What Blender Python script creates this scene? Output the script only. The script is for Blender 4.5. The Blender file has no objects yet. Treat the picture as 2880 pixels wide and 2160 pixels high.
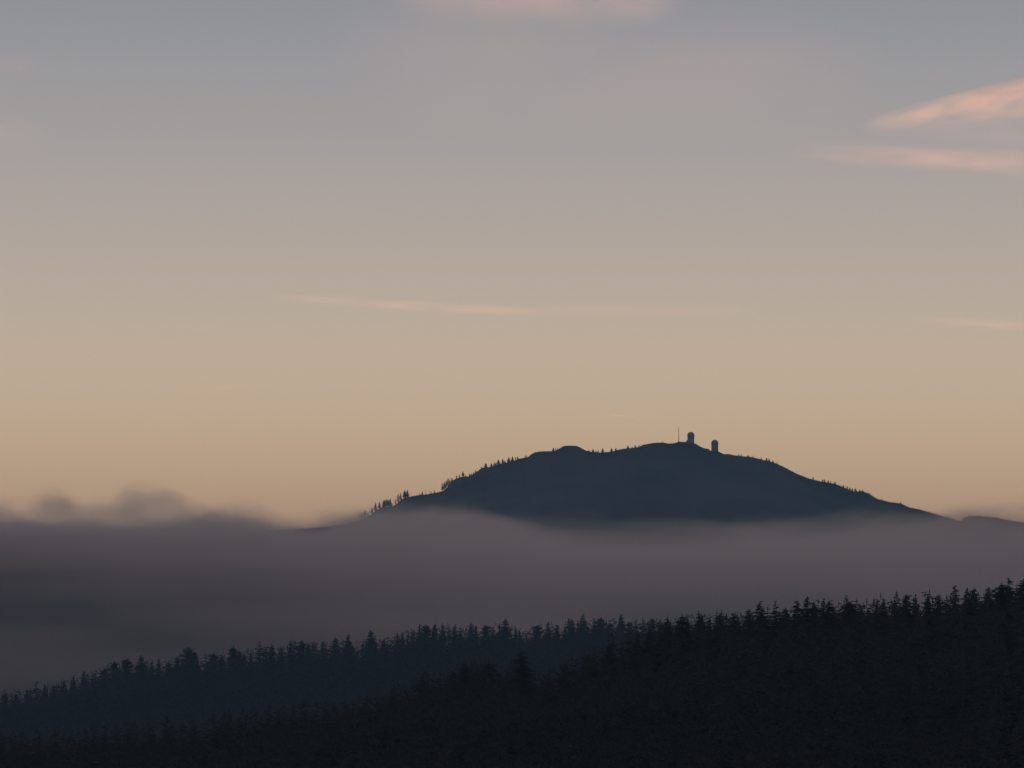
import bpy, math, random
import numpy as np
from mathutils import Vector

random.seed(7)
RNG = np.random.default_rng(7)
sc = bpy.context.scene
COL = sc.collection
R = math.radians

# ------------------------------------------------------------------ camera
CAM_Z = 80.0
HFOV = 14.0
PITCH = 4.23
cam = bpy.data.cameras.new('camera')
cam.sensor_width = 36.0
cam.lens = 18.0 / math.tan(R(HFOV / 2))
cam.clip_start = 1.0
cam.clip_end = 400000.0
cam_o = bpy.data.objects.new('camera', cam)
COL.objects.link(cam_o)
cam_o.location = (0, 0, CAM_Z)
cam_o.rotation_euler = (R(90 + PITCH), 0, 0)
sc.camera = cam_o

# ------------------------------------------------------------------ sky and sun (just after sunset, sun below the horizon ahead)
SUN_EL = -2.0
SUN_STRENGTH = 2.3
world = bpy.data.worlds.new('World')
sc.world = world
world.use_nodes = True
nt = world.node_tree
N, L = nt.nodes, nt.links
sky = N.new('ShaderNodeTexSky')
sky.sky_type = 'NISHITA'
sky.sun_disc = False
sky.sun_elevation = R(SUN_EL)
sky.sun_rotation = 0.0
sky.air_density = 1.0
sky.dust_density = 1.0
geo = N.new('ShaderNodeNewGeometry')
sep = N.new('ShaderNodeSeparateXYZ')
L.new(geo.outputs['Incoming'], sep.inputs[0])
neg = N.new('ShaderNodeMath'); neg.operation = 'MULTIPLY'; neg.inputs[1].default_value = -1.0
L.new(sep.outputs['Z'], neg.inputs[0])
asn = N.new('ShaderNodeMath'); asn.operation = 'ARCSINE'
L.new(neg.outputs[0], asn.inputs[0])
mr = N.new('ShaderNodeMapRange')
mr.inputs['From Min'].default_value = 0.0
mr.inputs['From Max'].default_value = R(90)
L.new(asn.outputs[0], mr.inputs['Value'])
pw = N.new('ShaderNodeMath'); pw.operation = 'POWER'; pw.inputs[1].default_value = 0.5
L.new(mr.outputs[0], pw.inputs[0])
ramp = N.new('ShaderNodeValToRGB')
ramp.color_ramp.interpolation = 'EASE'


def s2l(c):
    return tuple((v / 255 / 12.92) if v / 255 <= 0.04045 else ((v / 255 + 0.055) / 1.055) ** 2.4 for v in c)


# twilight glow by elevation angle (degrees), scattered many times, so without a side
SKY_STOPS = [
    (0.0, (185, 140, 104)),
    (2.2, (208, 168, 131)),
    (3.2, (217, 185, 149)),
    (4.3, (213, 191, 163)),
    (5.5, (197, 182, 167)),
    (7.0, (178, 168, 163)),
    (8.3, (161, 158, 160)),
    (9.6, (144, 147, 154)),
    (14.0, (124, 128, 138)),
    (30.0, (124, 117, 123)),
    (90.0, (110, 104, 114)),
]
cr = ramp.color_ramp
while len(cr.elements) < len(SKY_STOPS):
    cr.elements.new(0.5)
for e, (deg, c) in zip(cr.elements, SKY_STOPS):
    e.position = math.sqrt(deg / 90.0)
for e, (deg, c) in zip(cr.elements, SKY_STOPS):
    e.color = (*s2l(c), 1)
cr.interpolation = 'B_SPLINE'
L.new(pw.outputs[0], ramp.inputs[0])
scl = N.new('ShaderNodeMix'); scl.data_type = 'RGBA'; scl.blend_type = 'MULTIPLY'
scl.inputs['Factor'].default_value = 1.0
scl.inputs['B'].default_value = (0.05, 0.05, 0.05, 1)
L.new(sky.outputs[0], scl.inputs['A'])
add = N.new('ShaderNodeMix'); add.data_type = 'RGBA'; add.blend_type = 'ADD'
add.inputs['Factor'].default_value = 1.0
L.new(ramp.outputs[0], add.inputs['A'])
L.new(scl.outputs['Result'], add.inputs['B'])
bg = N['Background']
L.new(add.outputs['Result'], bg.inputs['Color'])
bg.inputs['Strength'].default_value = 1.0

sun = bpy.data.lights.new('sun', 'SUN')
sun.energy = SUN_STRENGTH
sun.angle = R(0.5)
sun.color = (1.0, 0.46, 0.25)
sun_o = bpy.data.objects.new('sun', sun)
COL.objects.link(sun_o)
sun_o.location = (0, 30000, -800)
sd = Vector((0, math.cos(R(SUN_EL)), math.sin(R(SUN_EL))))
sun_o.rotation_euler = (-sd).to_track_quat('-Z', 'Y').to_euler()

vs = sc.view_settings
vs.view_transform = 'Standard'
vs.look = 'None'
vs.exposure = 0.0
vs.gamma = 1.0
vs.use_curve_mapping = False
sc.render.engine = 'CYCLES'
sc.cycles.use_denoising = True
sc.cycles.denoising_prefilter = 'ACCURATE'
sc.cycles.max_bounces = 4
sc.cycles.diffuse_bounces = 2
sc.cycles.volume_bounces = 1
sc.cycles.transparent_max_bounces = 16
sc.cycles.volume_max_steps = 512
sc.cycles.filter_width = 1.5

# ------------------------------------------------------------------ helpers
F_PX = 1440.0 / math.tan(R(HFOV / 2))
CP, SP = math.cos(R(PITCH)), math.sin(R(PITCH))


def at(px, py, Y):
    """world (x, z) of a point seen at pixel (px, py) that stands Y metres north of the viewpoint"""
    u = (px - 1440.0) / F_PX
    v = -(py - 1080.0) / F_PX
    fy = CP - v * SP
    fz = SP + v * CP
    return u / fy * Y, CAM_Z + fz / fy * Y


def _hash(i, j, s):
    h = (i * 374761393 + j * 668265263 + s * 1442695041) & 0xffffffff
    h = ((h ^ (h >> 13)) * 1274126177) & 0xffffffff
    return ((h ^ (h >> 16)) & 0xffff) / 65535.0


def noise2(x, y, s=0):
    x = np.asarray(x, float); y = np.asarray(y, float)
    xi = np.floor(x).astype(np.int64); yi = np.floor(y).astype(np.int64)
    fx = x - xi; fy = y - yi
    fx = fx * fx * (3 - 2 * fx); fy = fy * fy * (3 - 2 * fy)
    a = _hash(xi, yi, s); b = _hash(xi + 1, yi, s); c = _hash(xi, yi + 1, s); d = _hash(xi + 1, yi + 1, s)
    return (a * (1 - fx) + b * fx) * (1 - fy) + (c * (1 - fx) + d * fx) * fy - 0.5


def fbm(x, y, s=0, o=4):
    t = 0; a = 1.0
    for k in range(o):
        t = t + a * noise2(x * 2 ** k, y * 2 ** k, s + k)
        a *= 0.5
    return t


def mesh(name, v, f, mat=None, smooth=False):
    me = bpy.data.meshes.new(name)
    me.from_pydata([tuple(p) for p in v] if not isinstance(v, list) else v, [], f)
    if mat:
        me.materials.append(mat)
    if smooth:
        me.polygons.foreach_set('use_smooth', [True] * len(me.polygons))
    me.update()
    return me


def mesh_np(name, v, tri, mat, smooth=False, per=3):
    v = np.ascontiguousarray(v, np.float32); tri = np.ascontiguousarray(tri, np.int32)
    me = bpy.data.meshes.new(name)
    me.vertices.add(len(v)); me.vertices.foreach_set('co', v.ravel())
    me.loops.add(tri.size); me.loops.foreach_set('vertex_index', tri.ravel())
    me.polygons.add(len(tri))
    me.polygons.foreach_set('loop_start', np.arange(0, tri.size, per, dtype=np.int32))
    me.polygons.foreach_set('loop_total', np.full(len(tri), per, np.int32))
    if smooth:
        me.polygons.foreach_set('use_smooth', np.ones(len(tri), bool))
    me.materials.append(mat)
    me.update(calc_edges=True)
    me.validate()
    return me


def link(name, data, parent=None):
    o = bpy.data.objects.new(name, data)
    COL.objects.link(o)
    if parent is not None:
        o.parent = parent
    return o


def tag(o, label, cat=None, group=None, kind=None):
    o['label'] = label
    if cat: o['category'] = cat
    if group: o['group'] = group
    if kind: o['kind'] = kind
    return o


def grid_mesh(name, xs, ys, hf, mat):
    X, Y = np.meshgrid(xs, ys)
    Z = hf(X, Y)
    v = np.stack([X.ravel(), Y.ravel(), Z.ravel()], 1)
    nx, ny = len(xs), len(ys)
    i = (np.arange(ny - 1)[:, None] * nx + np.arange(nx - 1)[None]).ravel()
    q = np.stack([i, i + 1, i + nx + 1, i + nx], 1)
    return mesh_np(name, v, q, mat, True, 4)


# ------------------------------------------------------------------ materials
def mat_surface(name, c1, c2, scale, rough=0.9, bump=0.0, detail=6):
    m = bpy.data.materials.new(name)
    m.use_nodes = True
    n, l = m.node_tree.nodes, m.node_tree.links
    b = n['Principled BSDF']
    tc = n.new('ShaderNodeTexCoord')
    no = n.new('ShaderNodeTexNoise')
    no.inputs['Scale'].default_value = scale
    no.inputs['Detail'].default_value = detail
    l.new(tc.outputs['Object'], no.inputs['Vector'])
    r = n.new('ShaderNodeValToRGB')
    r.color_ramp.elements[0].position = 0.35; r.color_ramp.elements[0].color = (*c1, 1)
    r.color_ramp.elements[1].position = 0.65; r.color_ramp.elements[1].color = (*c2, 1)
    l.new(no.outputs['Fac'], r.inputs[0])
    l.new(r.outputs[0], b.inputs['Base Color'])
    b.inputs['Roughness'].default_value = rough
    b.inputs['Specular IOR Level'].default_value = 0.15
    if bump:
        bp = n.new('ShaderNodeBump')
        bp.inputs['Strength'].default_value = 0.6
        bp.inputs['Distance'].default_value = bump
        l.new(no.outputs['Fac'], bp.inputs['Height'])
        l.new(bp.outputs[0], b.inputs['Normal'])
    return m


M_NEEDLE = mat_surface('fir_needles', (0.033, 0.038, 0.028), (0.054, 0.060, 0.044), 3.0)
_n2, _l2 = M_NEEDLE.node_tree.nodes, M_NEEDLE.node_tree.links      # needles let some light through
_pb = _n2['Principled BSDF']
_tr = _n2.new('ShaderNodeBsdfTranslucent')
_mx = _n2.new('ShaderNodeMixShader')
_mx.inputs[0].default_value = 0.45
_l2.new(_pb.inputs['Base Color'].links[0].from_socket, _tr.inputs['Color'])
_l2.new(_pb.outputs[0], _mx.inputs[1]); _l2.new(_tr.outputs[0], _mx.inputs[2])
_l2.new(_mx.outputs[0], _n2['Material Output'].inputs['Surface'])
M_BARK = mat_surface('bark', (0.05, 0.042, 0.035), (0.09, 0.078, 0.065), 6.0)
M_FORESTFLOOR = mat_surface('forest_floor', (0.03, 0.036, 0.022), (0.05, 0.055, 0.034), 0.05)
M_MOUNTAIN = mat_surface('mountain_slope', (0.016, 0.021, 0.016), (0.052, 0.057, 0.044), 0.007, bump=8.0, detail=9)
M_FIELD = mat_surface('valley_ground', (0.04, 0.05, 0.03), (0.07, 0.075, 0.045), 0.002)
M_PAINT = mat_surface('weathered_white_paint', (0.13, 0.14, 0.15), (0.18, 0.19, 0.19), 0.6, rough=0.6)
M_STEEL = mat_surface('galvanised_steel', (0.12, 0.13, 0.14), (0.2, 0.2, 0.21), 2.0, rough=0.5)
M_CONCRETE = mat_surface('concrete', (0.11, 0.12, 0.125), (0.16, 0.165, 0.165), 0.8)

# ------------------------------------------------------------------ the land
MTN_Y = 9400.0
MTN_PROFILE = [
    (-1600, 1800), (-900, 1690), (-300, 1690), (200, 1580), (500, 1528), (700, 1501), (840, 1488), (900, 1483), (960, 1477), (1009, 1464), (1045, 1447),
    (1058, 1435), (1075, 1426), (1106, 1424), (1119, 1414), (1131, 1403), (1150, 1397), (1180, 1392),
    (1204, 1390), (1229, 1385), (1246, 1381), (1257, 1372), (1266, 1358), (1276, 1349), (1302, 1340), (1319, 1340),
    (1336, 1331), (1351, 1319), (1358, 1315), (1382, 1313), (1399, 1306), (1424, 1301), (1448, 1295),
    (1460, 1290), (1484, 1286), (1495, 1277), (1504, 1272), (1525, 1269), (1558, 1269), (1572, 1262.5),
    (1584, 1254.6), (1597, 1253), (1621, 1253.7), (1631, 1258), (1647, 1267), (1665, 1271), (1690, 1273),
    (1721, 1270), (1732, 1267), (1753, 1262), (1778, 1260), (1798, 1258), (1807, 1251), (1839, 1245.5),
    (1864, 1244), (1879, 1247.5), (1897, 1246), (1911, 1241.8), (1923, 1243), (1934, 1242.5), (1953, 1246),
    (1963, 1251.5), (1970, 1256), (1982, 1261), (1992, 1262), (1997, 1267), (2019, 1269), (2035, 1277),
    (2051, 1277), (2065, 1281), (2096, 1284), (2102, 1283), (2136, 1291), (2174, 1300), (2200, 1311),
    (2238, 1331), (2275, 1346), (2313, 1355), (2350, 1361), (2373, 1371), (2399, 1383), (2425, 1381),
    (2444, 1389), (2467, 1403), (2500, 1412), (2534, 1416), (2557, 1427), (2587, 1433), (2628, 1445),
    (2669, 1457), (2688, 1462), (2705, 1465), (2713, 1457), (2725, 1452), (2750, 1451), (2804, 1456), (2838, 1463),
    (2880, 1471), (3100, 1520), (3500, 1600), (4400, 1760), (5200, 1900)]
_p = np.array([at(px, py, MTN_Y) for px, py in MTN_PROFILE])


def mtn_crest(x):
    return np.interp(x, _p[:, 0], _p[:, 1])


def mtn_h(X, Y):
    c = mtn_crest(X)
    d = Y - MTN_Y
    ad = np.abs(d)
    # smooth the fine crest line away from the crest itself
    cs = (mtn_crest(X - 90) + mtn_crest(X + 90) + mtn_crest(X - 40) + mtn_crest(X + 40) + c) / 5
    w = np.clip(ad / 120.0, 0, 1)
    c = c * (1 - w) + cs * w
    fall = np.clip(ad / 2600.0, 0, 1)
    s = 1 - fall ** 0.85 * 1.02
    spur = fbm(X / 420.0 + d / 2600.0, Y / 900.0, 3, 4) * 120 + fbm(X / 70.0, Y / 90.0, 9, 3) * 14
    h = c * s + spur * np.clip(ad / 500.0, 0, 1) * np.clip(1.15 - fall, 0, 1)
    cap = c - ad * 0.11
    return np.maximum(np.minimum(h, cap), -3.0)


xs = np.unique(np.concatenate([np.arange(-2500, -600, 25.0), np.arange(-600, 1250, 2.5), np.arange(1250, 3050, 25.0)]))
dd = np.array([0, 6, 14, 25, 40, 60, 90, 130, 180, 240, 310, 390, 480, 580, 700, 840, 1000, 1180, 1380, 1600, 1850, 2120, 2400, 2620])
ys = np.concatenate([MTN_Y - dd[::-1], MTN_Y + dd[1:]])
o = link('mountain', grid_mesh('mountain', xs, ys, mtn_h, M_MOUNTAIN))
tag(o, 'dark blue forested mountain with a long rounded summit above the fog', kind='structure')

NEAR_Y, MID_Y = 1400.0, 3700.0
NEAR_ENV = [(-900, 2120), (0, 2092), (500, 2062), (800, 2030), (990, 1998), (1058, 1974), (1149, 1945), (1189, 1918), (1270, 1902),
            (1310, 1885), (1375, 1880), (1440, 1888), (1500, 1905), (1560, 1908), (1620, 1870), (1700, 1832), (1800, 1806), (1870, 1775), (1930, 1762), (2000, 1757),
            (2080, 1752), (2200, 1742), (2350, 1724), (2430, 1721), (2520, 1712), (2620, 1700), (2700, 1692), (2800, 1692),
            (2880, 1678), (3200, 1640), (3800, 1600)]
MID_ENV = [(-900, 2120), (-300, 2030), (0, 1972), (100, 1962), (180, 1938), (280, 1908), (330, 1884), (450, 1878), (500, 1868), (600, 1864),
           (700, 1857), (760, 1838), (850, 1828), (950, 1819), (1060, 1817), (1150, 1788), (1250, 1778), (1350, 1778),
           (1450, 1787), (1550, 1778), (1650, 1768), (1750, 1768), (1900, 1758), (2300, 1740), (2900, 1710), (3800, 1690)]
CAN_NEAR, CAN_MID = 16.0, 27.0
_n = np.array([at(a, b, NEAR_Y) for a, b in NEAR_ENV])
_m = np.array([at(a, b, MID_Y) for a, b in MID_ENV])


def _ss(t):
    t = np.clip(t, 0, 1)
    return t * t * (3 - 2 * t)


def near_h(X, Y):
    c = np.interp(X, _n[:, 0], _n[:, 1]) - CAN_NEAR
    f = 22.0 + 0 * X
    d = Y - NEAR_Y
    front = np.clip(-d / 700.0, 0, 1)
    back = _ss(d / 420.0)
    h = np.where(d < 0, c * (1 - front) + f * front - 3.0 * np.sin(np.pi * front), c * (1 - back) + 8 * back)
    return h + fbm(X / 90.0, Y / 90.0, 21, 3) * 5 * np.clip(np.abs(d) / 120, 0, 1)


def mid_h(X, Y):
    c = np.interp(X, _m[:, 0], _m[:, 1]) - CAN_MID
    d = Y - MID_Y
    front = _ss(-d / 650.0)
    back = _ss(d / 900.0)
    h = np.where(d < 0, c * (1 - front) + 12 * front, c * (1 - back) + 4 * back)
    return h + fbm(X / 90.0, Y / 90.0, 33, 3) * 5 * np.clip(np.abs(d) / 120, 0, 1)


def gz(x, y):
    return -2.0 + 0 * x


o = link('ground', grid_mesh('ground', np.linspace(-62000, 62000, 63), np.linspace(-4000, 62000, 45), lambda X, Y: -2.0 + 0 * X, M_FIELD))
tag(o, 'dark valley floor below the forested hills', kind='structure')
o = link('near_hill', grid_mesh('near_hill', np.arange(-440, 461, 8.0), np.arange(680, 1841, 10.0), near_h, M_FORESTFLOOR))
tag(o, 'near hill rising under the darkest forest', kind='structure')
o = link('middle_ridge', grid_mesh('middle_ridge', np.arange(-1200, 1201, 15.0), np.arange(2800, 4621, 18.0), mid_h, M_FORESTFLOOR))
tag(o, 'forested ridge between the near hill and the fog', kind='structure')


# ------------------------------------------------------------------ trees: unit-high prototypes (trunk, crown)
def trunk_mesh(name, r, top=0.97, bend=0.0, seg=6):
    v, f = [], []
    lv = [0, 0.05, 0.3, 0.6, 0.85, top]
    for k, z in enumerate(lv):
        rr = r * (1.35 if k == 0 else 1.0) * (1 - 0.93 * z)
        for a in range(seg):
            t = 2 * math.pi * a / seg
            v.append((rr * math.cos(t) + bend * z * z, rr * math.sin(t), z))
    for k in range(len(lv) - 1):
        for a in range(seg):
            b = (a + 1) % seg
            f.append((k * seg + a, k * seg + b, (k + 1) * seg + b, (k + 1) * seg + a))
    f.append(tuple(range((len(lv) - 1) * seg, len(lv) * seg)))
    f.append(tuple(range(seg - 1, -1, -1)))
    return mesh(name, v, f, M_BARK)


def conifer_arrays(rng, levels, per, z0, rad, shape=1.0, gap=0.0, droop=0.28, twigs=4, lump=0.25, tipr=0.012):
    """needle sprays on whorled branches; radius and height in units of the tree's height"""
    v, f = [], []
    for k in range(levels):
        t = k / (levels - 1)
        z = z0 + (0.985 - z0) * t
        prof = (1 - t) ** shape
        lowfade = min(1.0, 0.55 + 2.2 * t)
        rr = rad * prof * lowfade + tipr
        rr *= 1 + lump * (rng.random() - 0.5) * 2
        a0 = rng.random() * 6.28
        nb = max(3, int(per * (0.5 + 0.5 * prof) + 0.5))
        for b in range(nb):
            if rng.random() < gap:
                continue
            a = a0 + 6.283 * b / nb + rng.normal() * 0.25
            ln = rr * (0.42 + 0.72 * rng.random())
            dz = -droop * ln * (0.5 + rng.random()) + (0.25 * ln if t > 0.8 else 0)
            ca, sa = math.cos(a), math.sin(a)
            zz = z + rng.normal() * 0.022
            # a spray: a few ragged triangles left and right of the branch, hanging a little
            for q in range(twigs):
                u0 = q / twigs * 0.9
                u1 = min(1.0, u0 + 0.55 + 0.2 * rng.random())
                w = ln * (0.34 - 0.2 * u0) * (0.7 + 0.6 * rng.random())
                sg = 1 if q % 2 else -1
                um = 0.5 * (u0 + u1)
                h = -0.10 * ln * rng.random() - 0.006
                i = len(v)
                v.append((ca * ln * u0, sa * ln * u0, zz + dz * u0 * u0 + 0.010))
                v.append((ca * ln * u1, sa * ln * u1, zz + dz * u1 * u1))
                v.append((ca * ln * um - sa * w * sg, sa * ln * um + ca * w * sg, zz + dz * um * um + h))
                f.append((i, i + 1, i + 2))
    # leader
    i = len(v)
    for a in (0, 2.1, 4.2):
        v.append((tipr * math.cos(a), tipr * math.sin(a), 0.93))
    v.append((0, 0, 1.0))
    f += [(i, i + 1, i + 3), (i + 1, i + 2, i + 3), (i + 2, i, i + 3)]
    return v, f


def round_arrays(rng, n, z0, rad, lobes, size):
    """clumped foliage of an old flat or round headed tree"""
    v, f = [], []
    cs = []
    for k in range(lobes):
        t = (k + 0.5) / lobes
        a = k * 2.4 + rng.random()
        z = z0 + (0.97 - z0) * t
        w = rad * (1 - 0.75 * max(0, t - 0.35) / 0.65) * (0.5 + 0.5 * rng.random())
        cs.append((w * 0.75 * math.cos(a), w * 0.75 * math.sin(a), z - 0.03, rad * (0.38 + 0.25 * rng.random()) * (1 - 0.45 * t)))
    for k in range(n):
        c = cs[int(rng.random() * lobes)]
        d = rng.normal(size=3); d /= np.linalg.norm(d)
        r = c[3] * (0.55 + 0.5 * rng.random())
        p = np.array(c[:3]) + d * r * np.array([1, 1, 0.7 * 0.5])
        if p[2] > 0.99: p[2] = 0.99 - 0.02 * rng.random()
        i = len(v)
        for q in range(3):
            e = rng.normal(size=3) * size
            e[2] *= 0.7
            v.append(tuple(p + e))
        f.append((i, i + 1, i + 2))
    return v, f


def proto(kind, k):
    rng = np.random.default_rng(100 + k * 7 + sum(map(ord, kind)))
    if kind == 'spire':
        a = conifer_arrays(rng, 44, 9, 0.16, 0.19, 0.66, 0.05, lump=0.2)
    elif kind == 'full':
        a = conifer_arrays(rng, 48, 12, 0.12, 0.27, 0.62, 0.04, lump=0.2)
    elif kind == 'open':
        a = conifer_arrays(rng, 30, 8, 0.3, 0.19, 0.45, 0.32, droop=0.1, lump=0.6)
    elif kind == 'blunt':
        a = conifer_arrays(rng, 44, 12, 0.15, 0.215, 0.42, 0.08, lump=0.25)
    elif kind == 'broad':
        v1, f1 = round_arrays(rng, 1500, 0.38, 0.30, 17, 0.018)
        v2, f2 = conifer_arrays(rng, 30, 9, 0.3, 0.2, 0.55, 0.1)
        a = (v1 + v2, f1 + [tuple(i + len(v1) for i in t) for t in f2])
    elif kind == 'thin':      # slender mountain tree with a bare lower stem
        a = conifer_arrays(rng, 34, 9, 0.16, 0.12, 0.5, 0.05)
    elif kind == 'bush':
        a = conifer_arrays(rng, 16, 10, 0.03, 0.36, 0.6, 0.05)
    elif kind == 'snag':
        a = conifer_arrays(rng, 12, 3, 0.35, 0.07, 0.4, 0.55, droop=0.0, twigs=2)
    cr_ = mesh('crown_' + kind, a[0], a[1], M_NEEDLE)
    tr_ = trunk_mesh('trunk_' + kind, {'bush': 0.03, 'snag': 0.022, 'thin': 0.018}.get(kind, 0.014), bend=0.0)
    return tr_, cr_


PROTO = {k: [proto(k, i) for i in range(6)] for k in ('spire', 'full', 'open', 'blunt', 'broad', 'thin', 'bush', 'snag')}


def tree(x, y, z, h, w, kind, variant, label, group, rot):
    name = {'bush': 'shrub', 'snag': 'dead_tree', 'broad': 'old_tree'}.get(kind, 'conifer')
    e = link(name, None)
    e.location = (x, y, z)
    e.rotation_euler = (random.gauss(0, 0.02), random.gauss(0, 0.02), rot)
    e.scale = (h * w, h * w, h)
    tag(e, label, 'tree' if kind != 'bush' else 'shrub', group)
    t, c = PROTO[kind][variant]
    link('trunk', t, e)
    link('crown', c, e)
    return e


ORD1 = ['', 'first', 'second', 'third', 'fourth', 'fifth', 'sixth', 'seventh', 'eighth', 'ninth', 'tenth', 'eleventh', 'twelfth',
        'thirteenth', 'fourteenth', 'fifteenth', 'sixteenth', 'seventeenth', 'eighteenth', 'nineteenth']
TENS = {2: 'twent', 3: 'thirt', 4: 'fort', 5: 'fift', 6: 'sixt', 7: 'sevent'}


def ordinal(n):
    if n < 20: return ORD1[n]
    t, u = divmod(n, 10)
    return TENS[t] + 'ieth' if u == 0 else TENS[t] + 'y-' + ORD1[u]


# (pixel x of the top, pixel y of the top, kind, width factor)
NEAR_TREES = [
    (1189, 1906, 'full', 1.0), (1272, 1890, 'blunt', 1.1), (1308, 1866, 'full', 1.1), (1375, 1860, 'broad', 1.2), (1467, 1830, 'full', 1.25),
    (1590, 1868, 'full', 1.0), (1650, 1838, 'blunt', 1.0), (1712, 1812, 'full', 1.0), (1790, 1778, 'spire', 1.0), (1832, 1768, 'full', 1.0),
    (1874, 1737, 'full', 1.0), (1915, 1728, 'blunt', 1.0), (1934, 1743, 'spire', 1.0), (1971, 1728, 'blunt', 0.9), (1993, 1736, 'spire', 0.9),
    (2024, 1728, 'blunt', 0.9), (2056, 1723, 'full', 0.9), (2079, 1740, 'full', 0.8), (2108, 1713, 'blunt', 0.8), (2141, 1694, 'full', 0.95),
    (2175, 1690, 'open', 1.15), (2214, 1711, 'blunt', 0.9), (2241, 1688, 'full', 0.9), (2267, 1676, 'spire', 1.25), (2290, 1691, 'blunt', 0.8),
    (2316, 1683, 'spire', 1.0), (2330, 1690, 'blunt', 0.9), (2345, 1705, 'full', 0.9), (2383, 1692, 'blunt', 1.0), (2394, 1691, 'broad', 0.9),
    (2406, 1700, 'full', 0.9), (2420, 1709, 'blunt', 0.9), (2441, 1714, 'full', 0.7), (2463, 1683, 'spire', 0.85), (2484, 1683, 'full', 0.75),
    (2518, 1686, 'spire', 0.9), (2550, 1673, 'blunt', 1.0), (2573, 1673, 'spire', 0.9), (2610, 1677, 'full', 0.7), (2644, 1673, 'blunt', 0.85),
    (2686, 1646, 'spire', 1.05), (2714, 1651, 'spire', 0.9), (2735, 1655, 'blunt', 1.05), (2784, 1651, 'blunt', 0.75), (2819, 1640, 'broad', 1.1),
    (2839, 1626, 'spire', 1.3), (2872, 1627, 'blunt', 1.2)]
MID_TREES = [
    (16, 1950, 'broad', 0.8), (50, 1952, 'blunt', 1.0), (75, 1941, 'full', 0.9), (104, 1914, 'open', 0.8), (129, 1925, 'full', 0.7), (154, 1928, 'blunt', 0.8),
    (181, 1912, 'full', 0.8), (206, 1898, 'spire', 0.8), (239, 1887, 'spire', 1.15), (267, 1898, 'full', 0.7), (289, 1878, 'blunt', 0.8),
    (323, 1858, 'broad', 0.9), (357, 1851, 'broad', 0.9), (398, 1844, 'blunt', 1.0), (427, 1855, 'spire', 0.9), (445, 1853, 'spire', 1.0),
    (475, 1857, 'full', 0.8), (498, 1846, 'blunt', 0.9), (533, 1819, 'broad', 1.05), (548, 1838, 'blunt', 1.1), (601, 1835, 'broad', 0.95),
    (624, 1846, 'blunt', 0.8), (658, 1817, 'broad', 0.95), (674, 1830, 'blunt', 0.9), (688, 1837, 'full', 0.7), (707, 1833, 'thin', 0.9),
    (730, 1803, 'open', 0.85), (748, 1815, 'open', 0.9), (764, 1812, 'blunt', 0.8), (787, 1821, 'blunt', 0.9), (816, 1799, 'spire', 0.8),
    (828, 1801, 'open', 0.9), (850, 1799, 'broad', 0.7), (866, 1810, 'full', 0.8), (881, 1806, 'open', 0.9), (907, 1803, 'spire', 1.0),
    (943, 1792, 'blunt', 0.85), (981, 1785, 'full', 1.0), (1018, 1810, 'thin', 0.8), (1046, 1771, 'full', 1.05), (1081, 1799, 'blunt', 0.9),
    (1099, 1795, 'open', 1.2), (1121, 1779, 'spire', 0.8), (1133, 1779, 'spire', 0.9), (1146, 1770, 'thin', 0.9), (1162, 1770, 'thin', 1.0),
    (1180, 1755, 'spire', 0.9), (1201, 1754, 'broad', 0.85), (1223, 1754, 'blunt', 0.7), (1247, 1753, 'spire', 1.0), (1275, 1754, 'spire', 0.9),
    (1296, 1761, 'spire', 0.8), (1323, 1756, 'blunt', 0.7), (1338, 1756, 'spire', 0.8), (1368, 1756, 'broad', 0.8), (1388, 1767, 'full', 0.8),
    (1411, 1754, 'spire', 0.8), (1427, 1739, 'full', 1.05), (1449, 1765, 'thin', 0.9), (1463, 1772, 'full', 0.7), (1510, 1756, 'broad', 0.9),
    (1540, 1747, 'spire', 1.1), (1564, 1756, 'blunt', 0.8), (1587, 1765, 'full', 0.7), (1601, 1738, 'spire', 0.9), (1611, 1740, 'blunt', 0.8),
    (1626, 1743, 'thin', 0.9), (1643, 1728, 'full', 0.95), (1673, 1738, 'spire', 1.0), (1687, 1734, 'broad', 0.95), (1712, 1750, 'broad', 0.8), (1747, 1728, 'full', 0.95),
    (1767, 1747, 'broad', 0.7), (1790, 1740, 'spire', 0.9), (1808, 1736, 'open', 0.9), (1832, 1736, 'broad', 0.8), (1855, 1742, 'blunt', 0.8)]
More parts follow.
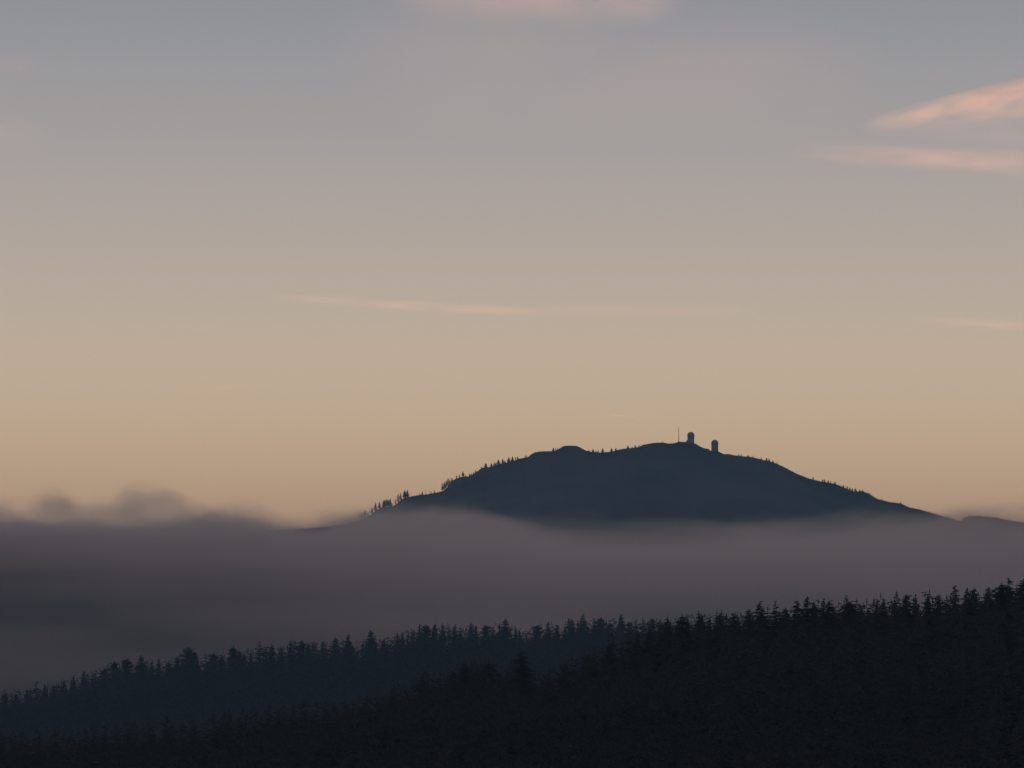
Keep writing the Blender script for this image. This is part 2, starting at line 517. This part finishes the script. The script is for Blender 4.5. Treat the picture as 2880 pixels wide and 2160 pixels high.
# mountain: (x, top, base, kind, width)
MTN_TREES = [
    (1012, 1442, 1464, 'thin', 0.9), (1019, 1439, 1459, 'thin', 1.0), (1027, 1436, 1454, 'thin', 1.2), (1035, 1439, 1451, 'thin', 1.2), (1046, 1428, 1446, 'spire', 1.1),
    (1056, 1414, 1438, 'spire', 1.1), (1067, 1412, 1431, 'spire', 1.1), (1080, 1406, 1426, 'full', 1.0), (1086, 1405, 1426, 'blunt', 1.0), (1091, 1406, 1425, 'blunt', 0.9),
    (1097, 1403, 1424, 'full', 0.9), (1102, 1416, 1424, 'bush', 0.8), (1113, 1403, 1418, 'thin', 1.0), (1120, 1389, 1413, 'thin', 1.2), (1127, 1388, 1407, 'thin', 1.3),
    (1138, 1379, 1400, 'full', 0.9), (1146, 1379, 1398, 'full', 0.9), (1165, 1387, 1395, 'snag', 1.0), (1175, 1383, 1393, 'snag', 1.0), (1181, 1386, 1392, 'bush', 0.7),
    (1188, 1382, 1391, 'bush', 1.0), (1197, 1377, 1390, 'snag', 1.1), (1209, 1373, 1390, 'snag', 1.0), (1213, 1382, 1389, 'bush', 0.9), (1222, 1379, 1387, 'bush', 0.9),
    (1244, 1359, 1382, 'thin', 1.2), (1249, 1355, 1379, 'thin', 1.2), (1254, 1351, 1375, 'thin', 1.2), (1260, 1345, 1370, 'thin', 1.3), (1265, 1348, 1362, 'thin', 1.4),
    (1271, 1345, 1356, 'blunt', 1.0), (1284, 1337, 1347, 'spire', 1.3), (1292, 1334, 1344, 'spire', 1.0), (1302, 1326, 1340, 'full', 0.9), (1310, 1335, 1340, 'bush', 0.9),
    (1321, 1332, 1340, 'full', 1.0), (1326, 1331, 1338, 'full', 0.9), (1332, 1328, 1336, 'full', 0.9), (1338, 1323, 1331, 'full', 1.0), (1354, 1312, 1318, 'bush', 1.0),
    (1366, 1303, 1315, 'full', 1.2), (1382, 1303, 1314, 'full', 1.1), (1390, 1300, 1311, 'spire', 1.2), (1395, 1301, 1309, 'full', 1.0), (1402, 1293, 1307, 'full', 1.1),
    (1414, 1291, 1304, 'full', 0.9), (1420, 1295, 1303, 'full', 1.0), (1431, 1287, 1301, 'full', 1.2), (1441, 1285, 1298, 'full', 1.1), (1450, 1285, 1295, 'spire', 1.0),
    (1456, 1284, 1292, 'full', 0.9), (1476, 1282, 1288, 'spire', 1.0), (1480, 1279, 1287, 'spire', 1.0),
    (1556, 1259, 1269, 'full', 0.9), (1563, 1260, 1268, 'spire', 1.1), (1569, 1259, 1265, 'bush', 0.8),
    (1656, 1264, 1269, 'bush', 1.1), (1668, 1263, 1271, 'full', 1.1), (1676, 1267, 1272, 'bush', 0.9), (1682, 1266, 1272, 'bush', 1.1), (1695, 1261, 1273, 'full', 1.0),
    (1720, 1261, 1270, 'full', 1.3), (1732, 1260, 1267, 'full', 1.0), (1766, 1253, 1261, 'full', 1.0), (1778, 1256, 1261, 'bush', 0.9), (1787, 1251, 1260, 'bush', 0.9),
    (1796, 1253, 1259, 'full', 1.0), (1800, 1250, 1257, 'bush', 0.8),
    (2076, 1277, 1283, 'bush', 1.0), (2085, 1277, 1284, 'bush', 1.1), (2104, 1278, 1285, 'bush', 1.0), (2118, 1281, 1288, 'bush', 1.0), (2141, 1286, 1294, 'bush', 0.8),
    (2156, 1288, 1297, 'full', 1.1), (2163, 1290, 1299, 'full', 1.0), (2174, 1295, 1302, 'full', 1.0), (2185, 1299, 1306, 'bush', 0.9), (2287, 1341, 1350, 'bush', 0.9),
    (2313, 1347, 1356, 'bush', 0.8), (2319, 1349, 1357, 'blunt', 1.1), (2329, 1351, 1358, 'full', 1.1), (2336, 1352, 1360, 'bush', 0.8), (2348, 1354, 1362, 'bush', 0.9),
    (2372, 1364, 1372, 'full', 1.0), (2383, 1368, 1377, 'full', 1.0), (2390, 1371, 1381, 'full', 1.0), (2397, 1373, 1384, 'full', 0.9), (2406, 1373, 1384, 'full', 1.0),
    (2418, 1376, 1383, 'bush', 0.9), (2427, 1376, 1383, 'bush', 1.0), (2445, 1385, 1391, 'bush', 1.0), (2480, 1402, 1408, 'bush', 1.0), (2533, 1410, 1418, 'bush', 0.9),
    (2713, 1451, 1459, 'bush', 1.0), (2727, 1446, 1453, 'bush', 1.1), (2741, 1446, 1452, 'bush', 1.1), (2758, 1447, 1453, 'bush', 1.0), (2776, 1449, 1455, 'bush', 1.1), (2803, 1451, 1457, 'bush', 1.0)]

DESC = {'spire': 'slender pointed conifer', 'full': 'full conical conifer', 'open': 'gappy open-branched conifer',
        'blunt': 'blunt-topped conifer', 'broad': 'broad round-headed tree', 'thin': 'narrow bare-stemmed conifer',
        'bush': 'low rounded shrub', 'snag': 'bare snag'}
SPECIAL_NEAR = {1467: 'big lone conifer standing up on the near hill against the middle ridge', 2175: 'open star-topped conifer at the centre of the near hill skyline',
                2267: 'tall ragged spire of the highest clump midway along the near hill', 2686: 'tall spire at the start of the near hill\'s high end',
                2839: 'tallest spire on the high end of the near hill', 2872: 'bulky blunt conifer ending the near hill skyline at the picture edge'}
SPECIAL_MID = {104: 'lone flat-headed conifer on a bare stem at the low end of middle ridge', 533: 'large round-headed tree bulging from the lower middle ridge',
               658: 'domed broad tree on the middle ridge below the fog\'s edge', 730: 'spiky open-branched conifer above the middle ridge canopy',
               1046: 'big isolated cone-shaped conifer halfway along the middle ridge', 1427: 'tallest cone-shaped conifer at the centre of the middle ridge',
               1643: 'tall cone-shaped conifer on the upper middle ridge below the summit knob', 1747: 'last tall cone-shaped conifer on middle ridge before the near hill'}
for lst, Y0, hf, where, grp, special in (
        (NEAR_TREES, NEAR_Y, near_h, 'near hill skyline', 'trees along the near hill skyline', SPECIAL_NEAR),
        (MID_TREES, MID_Y, mid_h, 'middle ridge skyline', 'trees along the middle ridge skyline', SPECIAL_MID)):
    for i, (px, py, kind, w) in enumerate(lst):
        y = Y0 + (-8 + 22 * random.random()) * Y0 / 2800
        x, ztop = at(px, py, y)
        z = float(hf(np.array(x), np.array(y))) - 0.3
        lab = special.get(px) or f'{DESC[kind]} on the {where}, {ordinal(i + 1)} up from its low end'
        tree(x, y, z, ztop - z, w * 1.05, kind, i % 6, lab, grp, random.random() * 6.28)

SEGS = [(1100, 'at the slope foot leaving the fog'), (1160, 'in the grove above the fog line'), (1235, 'on the bare shelf below the steep grove'),
        (1275, 'in the steep grove on the long slope'), (1345, 'on the shoulder above the steep grove'), (1490, 'in the row climbing to the summit plateau'),
        (1600, 'just before the bald summit knob'), (1748, 'in the dip behind the bald summit knob'), (1803, 'below the short mast on the plateau edge'),
        (2240, 'on the upper slope beyond the two radomes'), (2600, 'on the lower slope beyond the two radomes'), (3000, 'on the far knoll where mountain meets the fog')]
cnt = {}
for i, (px, py, pb, kind, w) in enumerate(MTN_TREES):
    y = MTN_Y + random.uniform(-3, 3)
    x, ztop = at(px, py, y)
    z = min(at(px, pb, y)[1], float(mtn_h(np.array(x), np.array(y)))) - 0.3
    seg = next(s for lim, s in SEGS if px < lim)
    cnt[seg] = cnt.get(seg, 0) + 1
    tree(x, y, z, ztop - z + 0.8, w * (1.3 if kind == 'bush' else 1.35), kind, i % 6, f'{DESC[kind]} {seg}, tree {ORD1[cnt[seg]]} in line', 'trees on the mountain skyline', random.random() * 6.28)


# ------------------------------------------------------------------ forest filling the slopes: thousands of crowns that read as one mass
def low_conifer(k):
    rng = np.random.default_rng(900 + k)
    v, f = conifer_arrays(rng, 10, 7, 0.1, 0.24 if k % 2 else 0.21, 0.5, 0.05, twigs=2, lump=0.4, tipr=0.012)
    return np.array(v), np.array(f)


LOW = [low_conifer(k) for k in range(6)]
LOW_NEAR = [tuple(np.array(q) for q in conifer_arrays(np.random.default_rng(700 + k), 13, 7, 0.1, 0.2 + 0.03 * (k % 3), 0.5, 0.03, twigs=3, lump=0.3, tipr=0.012)) for k in range(8)]


def forest(name, label, xr, yr, step, hf, hmin, hmax, keep, kinds=None):
    kinds = kinds or LOW
    xs_ = np.arange(*xr, step); ys_ = np.arange(*yr, step)
    X, Y = np.meshgrid(xs_, ys_)
    X = X.ravel() + RNG.uniform(-.5, .5, X.size) * step
    Y = Y.ravel() + RNG.uniform(-.5, .5, Y.size) * step
    k = keep(X, Y)
    X, Y = X[k], Y[k]
    Z = hf(X, Y) - 0.3
    H = RNG.uniform(hmin, hmax, X.size) * (1 + 0.18 * noise2(X / 40, Y / 40, 5))
    V, T, off = [], [], 0
    for i in range(X.size):
        v, f = kinds[i % len(kinds)]
        a = i * 2.399
        ca, sa = math.cos(a), math.sin(a)
        h = H[i]
        wv = h * (0.9 + 0.4 * ((i * 7919) % 100) / 100)
        p = np.empty_like(v)
        p[:, 0] = (v[:, 0] * ca - v[:, 1] * sa) * wv + X[i]
        p[:, 1] = (v[:, 0] * sa + v[:, 1] * ca) * wv + Y[i]
        p[:, 2] = v[:, 2] * h + Z[i]
        V.append(p); T.append(f + off); off += len(v)
    o = link(name, mesh_np(name, np.concatenate(V), np.concatenate(T), M_NEEDLE))
    tag(o, label, kind='stuff')
    return o


def cone(margin):
    t = math.tan(R(HFOV / 2)) * margin
    return lambda X, Y: np.abs(X) < Y * t + 20


forest('near_forest', 'darkest conifer forest covering the near hill', (-230, 231), (760, 1430), 6.5, near_h, 15.5, 21.5, cone(1.12), LOW_NEAR)
forest('middle_forest', 'conifer forest covering the middle ridge', (-560, 561), (2860, 3755), 9.5, mid_h, 25.5, 36, lambda X, Y: cone(1.12)(X, Y) & ((Y > 3430) | (X < -90)))


def crest_keep(X, Y):
    P = 1440 + X / MTN_Y * F_PX * CP
    k = ((P > 2055) & (P < 2940)) | ((P > 760) & (P < 1008)) | ((P > 1645) & (P < 1665)) | ((P > 1690) & (P < 1800))
    return k & (RNG.random(X.size) < np.where(noise2(X / 25.0, Y / 60.0, 77) > -0.1, 0.55, 0.08))


forest('mountain_forest', 'low scrubby forest along the mountain skyline', (-580, 1250), (MTN_Y - 45, MTN_Y + 8), 5.0, mtn_h, 4.0, 8.8, crest_keep)


# ------------------------------------------------------------------ radomes and masts on the summit
def lathe(name, prof, seg, mat, parent, smooth=True):
    v, f = [], []
    for r, z in prof:
        for a in range(seg):
            t = 2 * math.pi * a / seg
            v.append((r * math.cos(t), r * math.sin(t), z))
    n = len(prof)
    for k in range(n - 1):
        for a in range(seg):
            b = (a + 1) % seg
            f.append((k * seg + a, k * seg + b, (k + 1) * seg + b, (k + 1) * seg + a))
    f.append(tuple(range((n - 1) * seg, n * seg)))
    f.append(tuple(range(seg - 1, -1, -1)))
    return link(name, mesh(name, v, f, mat, smooth), parent)


def box_mesh(name, x0, x1, y0, y1, z0, z1, mat):
    v = [(x0, y0, z0), (x1, y0, z0), (x1, y1, z0), (x0, y1, z0), (x0, y0, z1), (x1, y0, z1), (x1, y1, z1), (x0, y1, z1)]
    f = [(3, 2, 1, 0), (4, 5, 6, 7), (0, 1, 5, 4), (1, 2, 6, 5), (2, 3, 7, 6), (3, 0, 4, 7)]
    return mesh(name, v, f, mat)


def radome(px, ptop, pbase, label, annex):
    y = MTN_Y - 4
    x, zt = at(px, ptop, y)
    zb = at(px, pbase, y)[1] - 4.0
    H = zt - zb
    r = 8.2
    e = link('radome', None)
    e.location = (x, y, zb)
    tag(e, label, 'radome', 'radomes on the mountain summit')
    zc = H - r
    lathe('tower', [(7.7, 0), (7.7, zc - 4.4)], 20, M_CONCRETE, e)
    lathe('platform', [(7.7, zc - 4.4), (8.3, zc - 4.3), (8.3, zc - 3.9), (7.7, zc - 3.8)], 20, M_STEEL, e)
    prof = [(7.5, zc - 3.8)]
    for k in range(0, 17):
        t = R(-22 + k * 7)
        prof.append((r * math.cos(t), zc + r * math.sin(t)))
    prof[-1] = (0.15, H)
    d = lathe('dome', prof, 28, M_PAINT, e)
    for k in range(7):                       # raised joints between the dome's panels
        a = 2 * math.pi * k / 7
        v, f = [], []
        for j in range(13):
            t = R(-18 + j * 8.5)
            for s in (-0.011, 0.011):
                for rr in (r - 0.1, r + 0.12):
                    v.append((rr * math.cos(t) * math.cos(a + s), rr * math.cos(t) * math.sin(a + s), zc + rr * math.sin(t)))
        for j in range(12):
            b = j * 4
            f += [(b + 1, b + 3, b + 7, b + 5), (b, b + 1, b + 5, b + 4), (b + 3, b + 2, b + 6, b + 7)]
        link('panel_joint', mesh('panel_joint', v, f, M_STEEL), d)
    tip = lathe('lightning_rod', [(0.12, H - 0.1), (0.05, H + 1.6)], 6, M_STEEL, e)
    link('door', box_mesh('door', -0.9, 0.9, -7.95, -7.4, 4.2, 6.6, M_STEEL), e)
    if annex:
        link('equipment_hut', box_mesh('equipment_hut', -10.2, -7.2, -2.5, 2.5, 2.0, 9.5, M_CONCRETE), e)
    return e


radome(1943, 1214.8, 1245, 'taller-standing radome on the very summit beside the thin mast', True)
radome(2010.3, 1237, 1268, 'lower radome standing alone down the slope from the summit', False)


def mast(px, ptop, pbase, r0, label, guys, name='radio_mast'):
    y = MTN_Y - 2
    x, zt = at(px, ptop, y)
    zb = at(px, pbase, y)[1] - 1.0
    H = zt - zb
    e = link(name, None)
    e.location = (x, y, zb)
    tag(e, label, 'mast')
    lathe('base', [(r0 * 2.2, 0), (r0 * 2.2, 1.3), (r0 * 1.4, 1.5)], 8, M_CONCRETE, e)
    lathe('pole', [(r0, 1.3), (r0 * 0.95, H * 0.5), (r0 * 0.6, H * 0.9), (r0 * 0.25, H)], 8, M_STEEL, e)
    for k in range(3 if guys else 0):
        lathe('collar', [(r0 * 1.3, H * (0.25 + 0.25 * k)), (r0 * 1.3, H * (0.25 + 0.25 * k) + 0.35)], 8, M_STEEL, e)
    return e


mast(1909, 1199.5, 1242, 0.7, 'tall thin radio mast on the summit beside the higher radome', True)
mast(1864, 1236, 1244, 0.3, 'very short whip mast on the plateau before the tall mast', False, 'whip_mast')


# ------------------------------------------------------------------ clouds: sunlit streaks high up, volumes
def vol_nodes(name, aniso, color, step):
    m = bpy.data.materials.new(name)
    m.use_nodes = True
    n, l = m.node_tree.nodes, m.node_tree.links
    n.remove(n['Principled BSDF'])
    pv = n.new('ShaderNodeVolumePrincipled')
    pv.inputs['Color'].default_value = (*color, 1)
    pv.inputs['Anisotropy'].default_value = aniso
    l.new(pv.outputs[0], n['Material Output'].inputs['Volume'])
    m.cycles.volume_step_rate = step
    return m, n, l, pv


def mth(n, l, op, a, b=None, c=None, clamp=False):
    q = n.new('ShaderNodeMath'); q.operation = op; q.use_clamp = clamp
    for i, s in enumerate((a, b, c)):
        if s is None: continue
        if isinstance(s, (int, float)): q.inputs[i].default_value = s
        else: l.new(s, q.inputs[i])
    return q.outputs[0]


def streak_material(name, dens, noise_scale, stretch, lo, hi, seed, taper, rim, soft, wander):
    """density falls off from the middle line of a unit-long streak; noise is drawn out along it"""
    m, n, l, pv = vol_nodes(name, 0.6, (0.98, 0.95, 0.93), 0.6)
    tc = n.new('ShaderNodeTexCoord')
    sp = n.new('ShaderNodeSeparateXYZ'); l.new(tc.outputs['Object'], sp.inputs[0])
    x, y, z = sp.outputs
    # the streak widens from its tip at x=-1; object space is -1..1 on each axis
    wid = mth(n, l, 'MULTIPLY_ADD', x, taper * 0.5, 1 - taper * 0.5)
    wn = n.new('ShaderNodeTexNoise'); wn.noise_dimensions = '1D'       # the thread wanders a little
    wn.inputs['Scale'].default_value = 1.7; wn.inputs['Detail'].default_value = 3.0
    l.new(mth(n, l, 'ADD', x, seed * 7.3), wn.inputs['W'])
    wob = mth(n, l, 'MULTIPLY', mth(n, l, 'SUBTRACT', wn.outputs['Fac'], 0.5), wander)
    zz = mth(n, l, 'ADD', mth(n, l, 'DIVIDE', z, wid), wob)
    up = n.new('ShaderNodeMapRange'); up.interpolation_type = 'SMOOTHSTEP'     # firm upper rim, long soft lower side
    up.inputs['From Min'].default_value = 0.95; up.inputs['From Max'].default_value = 0.95 - rim
    l.new(zz, up.inputs['Value'])
    lo_ = mth(n, l, 'POWER', mth(n, l, 'MULTIPLY_ADD', zz, 0.5, 0.5, clamp=True), soft)
    core = mth(n, l, 'MULTIPLY', mth(n, l, 'MULTIPLY', up.outputs[0], lo_), mth(n, l, 'SUBTRACT', 1.0, mth(n, l, 'MULTIPLY', y, y), clamp=True))
    ends = mth(n, l, 'SUBTRACT', 1.0, mth(n, l, 'POWER', mth(n, l, 'ABSOLUTE', x), 3.0), clamp=True)
    mp = n.new('ShaderNodeMapping')
    mp.inputs['Scale'].default_value = (1, 0.25, stretch)
    mp.inputs['Location'].default_value = (seed * 3.1, seed * 1.7, seed)
    l.new(tc.outputs['Object'], mp.inputs[0])
    no = n.new('ShaderNodeTexNoise')
    no.inputs['Scale'].default_value = noise_scale
    no.inputs['Detail'].default_value = 6
    no.inputs['Distortion'].default_value = 0.6
    l.new(mp.outputs[0], no.inputs['Vector'])
    r = n.new('ShaderNodeMapRange')
    r.inputs['From Min'].default_value = lo; r.inputs['From Max'].default_value = hi
    l.new(no.outputs['Fac'], r.inputs['Value'])
    d = mth(n, l, 'MULTIPLY', mth(n, l, 'MULTIPLY', core, ends), r.outputs[0])
    l.new(mth(n, l, 'MULTIPLY', d, dens), pv.inputs['Density'])
    return m


def streak(p0, p1, Y, thick_px, depth, dens, label, seed, noise=2.0, stretch=2.0, lo=0.36, hi=0.68, taper=0.6, name='cloud_streak', rim=0.5, soft=1.6, wander=0.5):
    """a long flat cloud between two points on the sky, at distance Y"""
    a = Vector((at(*p0, Y)[0], Y, at(*p0, Y)[1])); b = Vector((at(*p1, Y)[0], Y, at(*p1, Y)[1]))
    c = (a + b) / 2
    dv = b - a
    half = dv.length / 2
    hz = thick_px * Y / F_PX / 2
    # hull: a tapering lens
    v, f = [], []
    n1, n2 = 16, 10
    for i in range(n1 + 1):
        x = -1 + 2 * i / n1
        w = 1 - taper * 0.5 + taper * 0.5 * x
        e = max(0.05, (1 - abs(x) ** 6)) ** 0.5
        for j in range(n2):
            t = 2 * math.pi * j / n2
            v.append((x, math.cos(t) * e * 1.05, math.sin(t) * w * e * 1.05))
    for i in range(n1):
        for j in range(n2):
            k = (j + 1) % n2
            f.append((i * n2 + j, i * n2 + k, (i + 1) * n2 + k, (i + 1) * n2 + j))
    f.append(tuple(range(n2 - 1, -1, -1)))
    f.append(tuple(range(n1 * n2, (n1 + 1) * n2)))
    m = streak_material('cloud_' + str(seed), dens, noise, stretch, lo, hi, seed, taper, rim, soft, wander)
    o = link(name, mesh(name, v, f, m, True))
    o.location = c
    o.rotation_euler = (0, -math.atan2(dv.z, dv.x), 0)
    o.scale = (half, depth / 2, hz)
    tag(o, label, 'cloud', 'sunlit streak clouds')
    return o


streak((2420, 352), (3060, 262), 21000, 190, 900, 0.0027, 'brightest peach-pink wispy cloud slanting up to the picture edge, uppermost of the side streaks', 1, 3.0, 3.0, lo=0.36, hi=0.62, taper=0.95, rim=0.3, soft=1.4)
streak((2440, 345), (3060, 410), 21500, 66, 900, 0.0007, 'faint peach wisp drooping under the brightest slanting cloud', 2, 3.0, 3.0)
streak((2190, 423), (3080, 474), 23000, 84, 900, 0.0024, 'thin pinkish streak cloud just below the brightest slanting cloud', 3, 3.2, 3.0, taper=0.85, rim=0.5, soft=1.3, lo=0.4, hi=0.68)
streak((740, 838), (1560, 888), 34000, 24, 900, 0.0021, 'long hairline pink streak across the middle of the sky', 4, 2.6, 1.5, taper=0.1, rim=0.6, soft=2.6, wander=1.1)
streak((1350, 878), (2150, 876), 34500, 34, 900, 0.0004, 'pale fading tail of the long mid-sky hairline streak', 5, 2.0, 1.5, taper=0.0)
streak((2560, 900), (3200, 940), 35000, 36, 900, 0.0016, 'short salmon streak at the picture edge, level with the long hairline streak', 6, 2.4, 1.5, rim=0.5, soft=2.0)
streak((1680, 1163), (1850, 1183), 44000, 9, 300, 0.0016, 'tiny pale contrail just above the mountain summit', 7, 2.0, 1.5, taper=0.2, name='contrail', wander=0.2)
streak((1080, -8), (1930, 8), 19000, 96, 1400, 0.0019, 'soft rose-pink cloud cut by the top of the picture', 8, 2.6, 2.6, taper=0.0, rim=1.0, soft=1.6)
streak((900, 130), (2500, 200), 19500, 480, 2000, 0.00012, 'broad faint mauve veil of cloud high in the sky', 9, 1.6, 1.4, lo=0.2, hi=0.8, taper=0.0, name='cloud_veil', rim=1.2, soft=0.8)
streak((-260, 185), (120, 195), 20500, 44, 700, 0.0005, 'small faint pink wisp high in the sky at the picture edge', 10, 2.0, 1.5, taper=-0.4)
streak((-200, 400), (140, 385), 21800, 110, 900, 0.00016, 'very faint pink smudge of cloud below the small high wisp', 11, 2.0, 1.5, taper=-0.4)
streak((480, 1110), (780, 1072), 42000, 18, 500, 0.0003, 'very faint short streak low in the sky above the fog billows', 12, 2.0, 1.5, taper=0.0)


# ------------------------------------------------------------------ fog bank
def fog(name, label, x0, x1, y0, y1, z1, curve, D, soft, nscale, namp, dens, seed, ysoft, aniso, step, kind=True, color=(0.92, 0.92, 0.95), left=1.0, detail=3.5, big=(0.0022, 0.3, 0.7, 0.35, 1.65), flat=1.0):
    """fog lying between x0..x1, y0..y1; its top follows a height line over x, torn by noise"""
    m, n, l, pv = vol_nodes(name, aniso, color, step)
    tc = n.new('ShaderNodeTexCoord')
    sp = n.new('ShaderNodeSeparateXYZ'); l.new(tc.outputs['Object'], sp.inputs[0])
    x, y, z = sp.outputs
    pts = sorted(at(px, py, D) for px, py in curve)
    xa, xb = pts[0][0], pts[-1][0]
    fc = n.new('ShaderNodeFloatCurve')
    cu = fc.mapping.curves[0]
    ZM = 600.0
    pp = [((p[0] - xa) / (xb - xa), p[1] / ZM) for p in pts]
    while len(cu.points) < len(pp):
        cu.points.new(0.5, 0.5)
    for q, (u, w) in zip(cu.points, pp):
        q.location = (u, w)
    fc.mapping.update()
    u = mth(n, l, 'MULTIPLY_ADD', x, 1 / (xb - xa), -xa / (xb - xa), clamp=True)
    l.new(u, fc.inputs['Value'])
    top = mth(n, l, 'MULTIPLY', fc.outputs[0], ZM)
    no = n.new('ShaderNodeTexNoise')
    no.inputs['Scale'].default_value = nscale
    no.inputs['Detail'].default_value = detail
    no.inputs['Roughness'].default_value = 0.62
    mp = n.new('ShaderNodeMapping')
    mp.inputs['Location'].default_value = (seed * 977.0, seed * 331.0, 0)
    mp.inputs['Scale'].default_value = (1, 0.3, 1.5)
    l.new(tc.outputs['Object'], mp.inputs[0]); l.new(mp.outputs[0], no.inputs['Vector'])
    nz = mth(n, l, 'MULTIPLY', mth(n, l, 'SUBTRACT', no.outputs['Fac'], 0.5), namp)
    h = mth(n, l, 'ADD', mth(n, l, 'SUBTRACT', top, z), nz)
    r = n.new('ShaderNodeMapRange'); r.interpolation_type = 'SMOOTHSTEP'
    r.inputs['From Min'].default_value = -soft * 0.5; r.inputs['From Max'].default_value = soft * 0.5
    l.new(h, r.inputs['Value'])
    ry = n.new('ShaderNodeMapRange'); ry.interpolation_type = 'SMOOTHSTEP'
    ry.inputs['From Min'].default_value = y0; ry.inputs['From Max'].default_value = y0 + ysoft
    l.new(y, ry.inputs['Value'])
    bn = n.new('ShaderNodeTexNoise')
    bn.inputs['Scale'].default_value = big[0]
    bn.inputs['Detail'].default_value = 1.5
    mb = n.new('ShaderNodeMapping')                   # thick and thin layers lie level
    mb.inputs['Scale'].default_value = (1, 0.8, flat)
    l.new(mp.outputs[0], mb.inputs[0])
    l.new(mb.outputs[0], bn.inputs['Vector'])
    rb = n.new('ShaderNodeMapRange')
    rb.inputs['From Min'].default_value = big[1]; rb.inputs['From Max'].default_value = big[2]
    rb.inputs['To Min'].default_value = big[3]; rb.inputs['To Max'].default_value = big[4]
    l.new(bn.outputs['Fac'], rb.inputs['Value'])
    d = mth(n, l, 'MULTIPLY', mth(n, l, 'MULTIPLY', r.outputs[0], ry.outputs[0]), rb.outputs[0])
    rl = n.new('ShaderNodeMapRange'); rl.interpolation_type = 'SMOOTHSTEP'     # the bank is thicker at its low western end
    rl.inputs['From Min'].default_value = -780; rl.inputs['From Max'].default_value = -60
    rl.inputs['To Min'].default_value = dens * left; rl.inputs['To Max'].default_value = dens
    l.new(x, rl.inputs['Value'])
    l.new(mth(n, l, 'MULTIPLY', d, rl.outputs[0]), pv.inputs['Density'])
    # hull with a top that follows the fog's own height line
    xs_ = np.linspace(x0, x1, 60)
    tp = np.interp(xs_, [p[0] for p in pts], [p[1] for p in pts]) + soft * 0.5 + namp * 0.42
    v, f = [], []
    for xx, zz in zip(xs_, tp):
        v += [(xx, y0, 0.0), (xx, y0, zz), (xx, y1, zz), (xx, y1, 0.0)]
    for i in range(59):
        b = i * 4
        for j in range(4):
            k = (j + 1) % 4
            f.append((b + j, b + 4 + j, b + 4 + k, b + k))
    f.append((0, 1, 2, 3)); f.append(tuple(59 * 4 + j for j in (3, 2, 1, 0)))
    o = link(name, mesh(name, v, f, m))
    tag(o, label, kind='stuff')
    return o


FOG_FRONT = [(-2500, 1508), (-600, 1507), (0, 1512), (300, 1510), (600, 1506), (820, 1496), (920, 1486), (1000, 1474), (1100, 1462), (1280, 1453), (1350, 1461), (1450, 1480),
             (1550, 1492), (1700, 1508), (1850, 1517), (1950, 1513), (2100, 1499), (2250, 1496), (2400, 1475), (2550, 1467), (2700, 1462),
             (2880, 1470), (3400, 1465), (5400, 1480)]
fog('fog_bank', 'grey-mauve fog bank filling the valley in front of the mountain', -1700, 1700, 6200, 8600, 0, FOG_FRONT, 6900, 26, 0.0055, 70, 0.0024, 1, 500, 0.25, 0.3, color=(1.0, 0.87, 0.775), left=6.0, big=(0.0016, 0.32, 0.68, 0.25, 2.0), flat=5.0)
FOG_BACK = [(-1600, 1440), (-600, 1425), (-200, 1440), (-60, 1415), (0, 1425), (50, 1432), (110, 1400), (160, 1396), (215, 1425), (280, 1415), (330, 1392), (400, 1380), (470, 1392),
            (540, 1428), (620, 1432), (700, 1440), (780, 1458), (850, 1478), (885, 1462), (930, 1444), (985, 1452), (1040, 1480), (1100, 1510)]
fog('fog_billows', 'ragged brownish fog billows rising against the glowing sky', -3600, at(1100, 1400, 10200)[0], 9900, 10350, 0, FOG_BACK, 10000, 55, 0.0105, 120, 0.0028, 5, 120, 0.4, 0.2, color=(1.0, 0.92, 0.85), detail=5.0, big=(0.0065, 0.36, 0.62, 0.75, 1.3))

# ------------------------------------------------------------------ the air
m, n, l, pv = vol_nodes('haze', 0.1, (0.36, 0.67, 1.0), 1.0)
pv.inputs['Density'].default_value = 4.2e-5
m.cycles.homogeneous_volume = True
o = link('haze', box_mesh('haze', -63000, 63000, -5000, 63000, -4.0, 720.0, m))
tag(o, 'pale blue evening haze over the whole valley', kind='stuff')
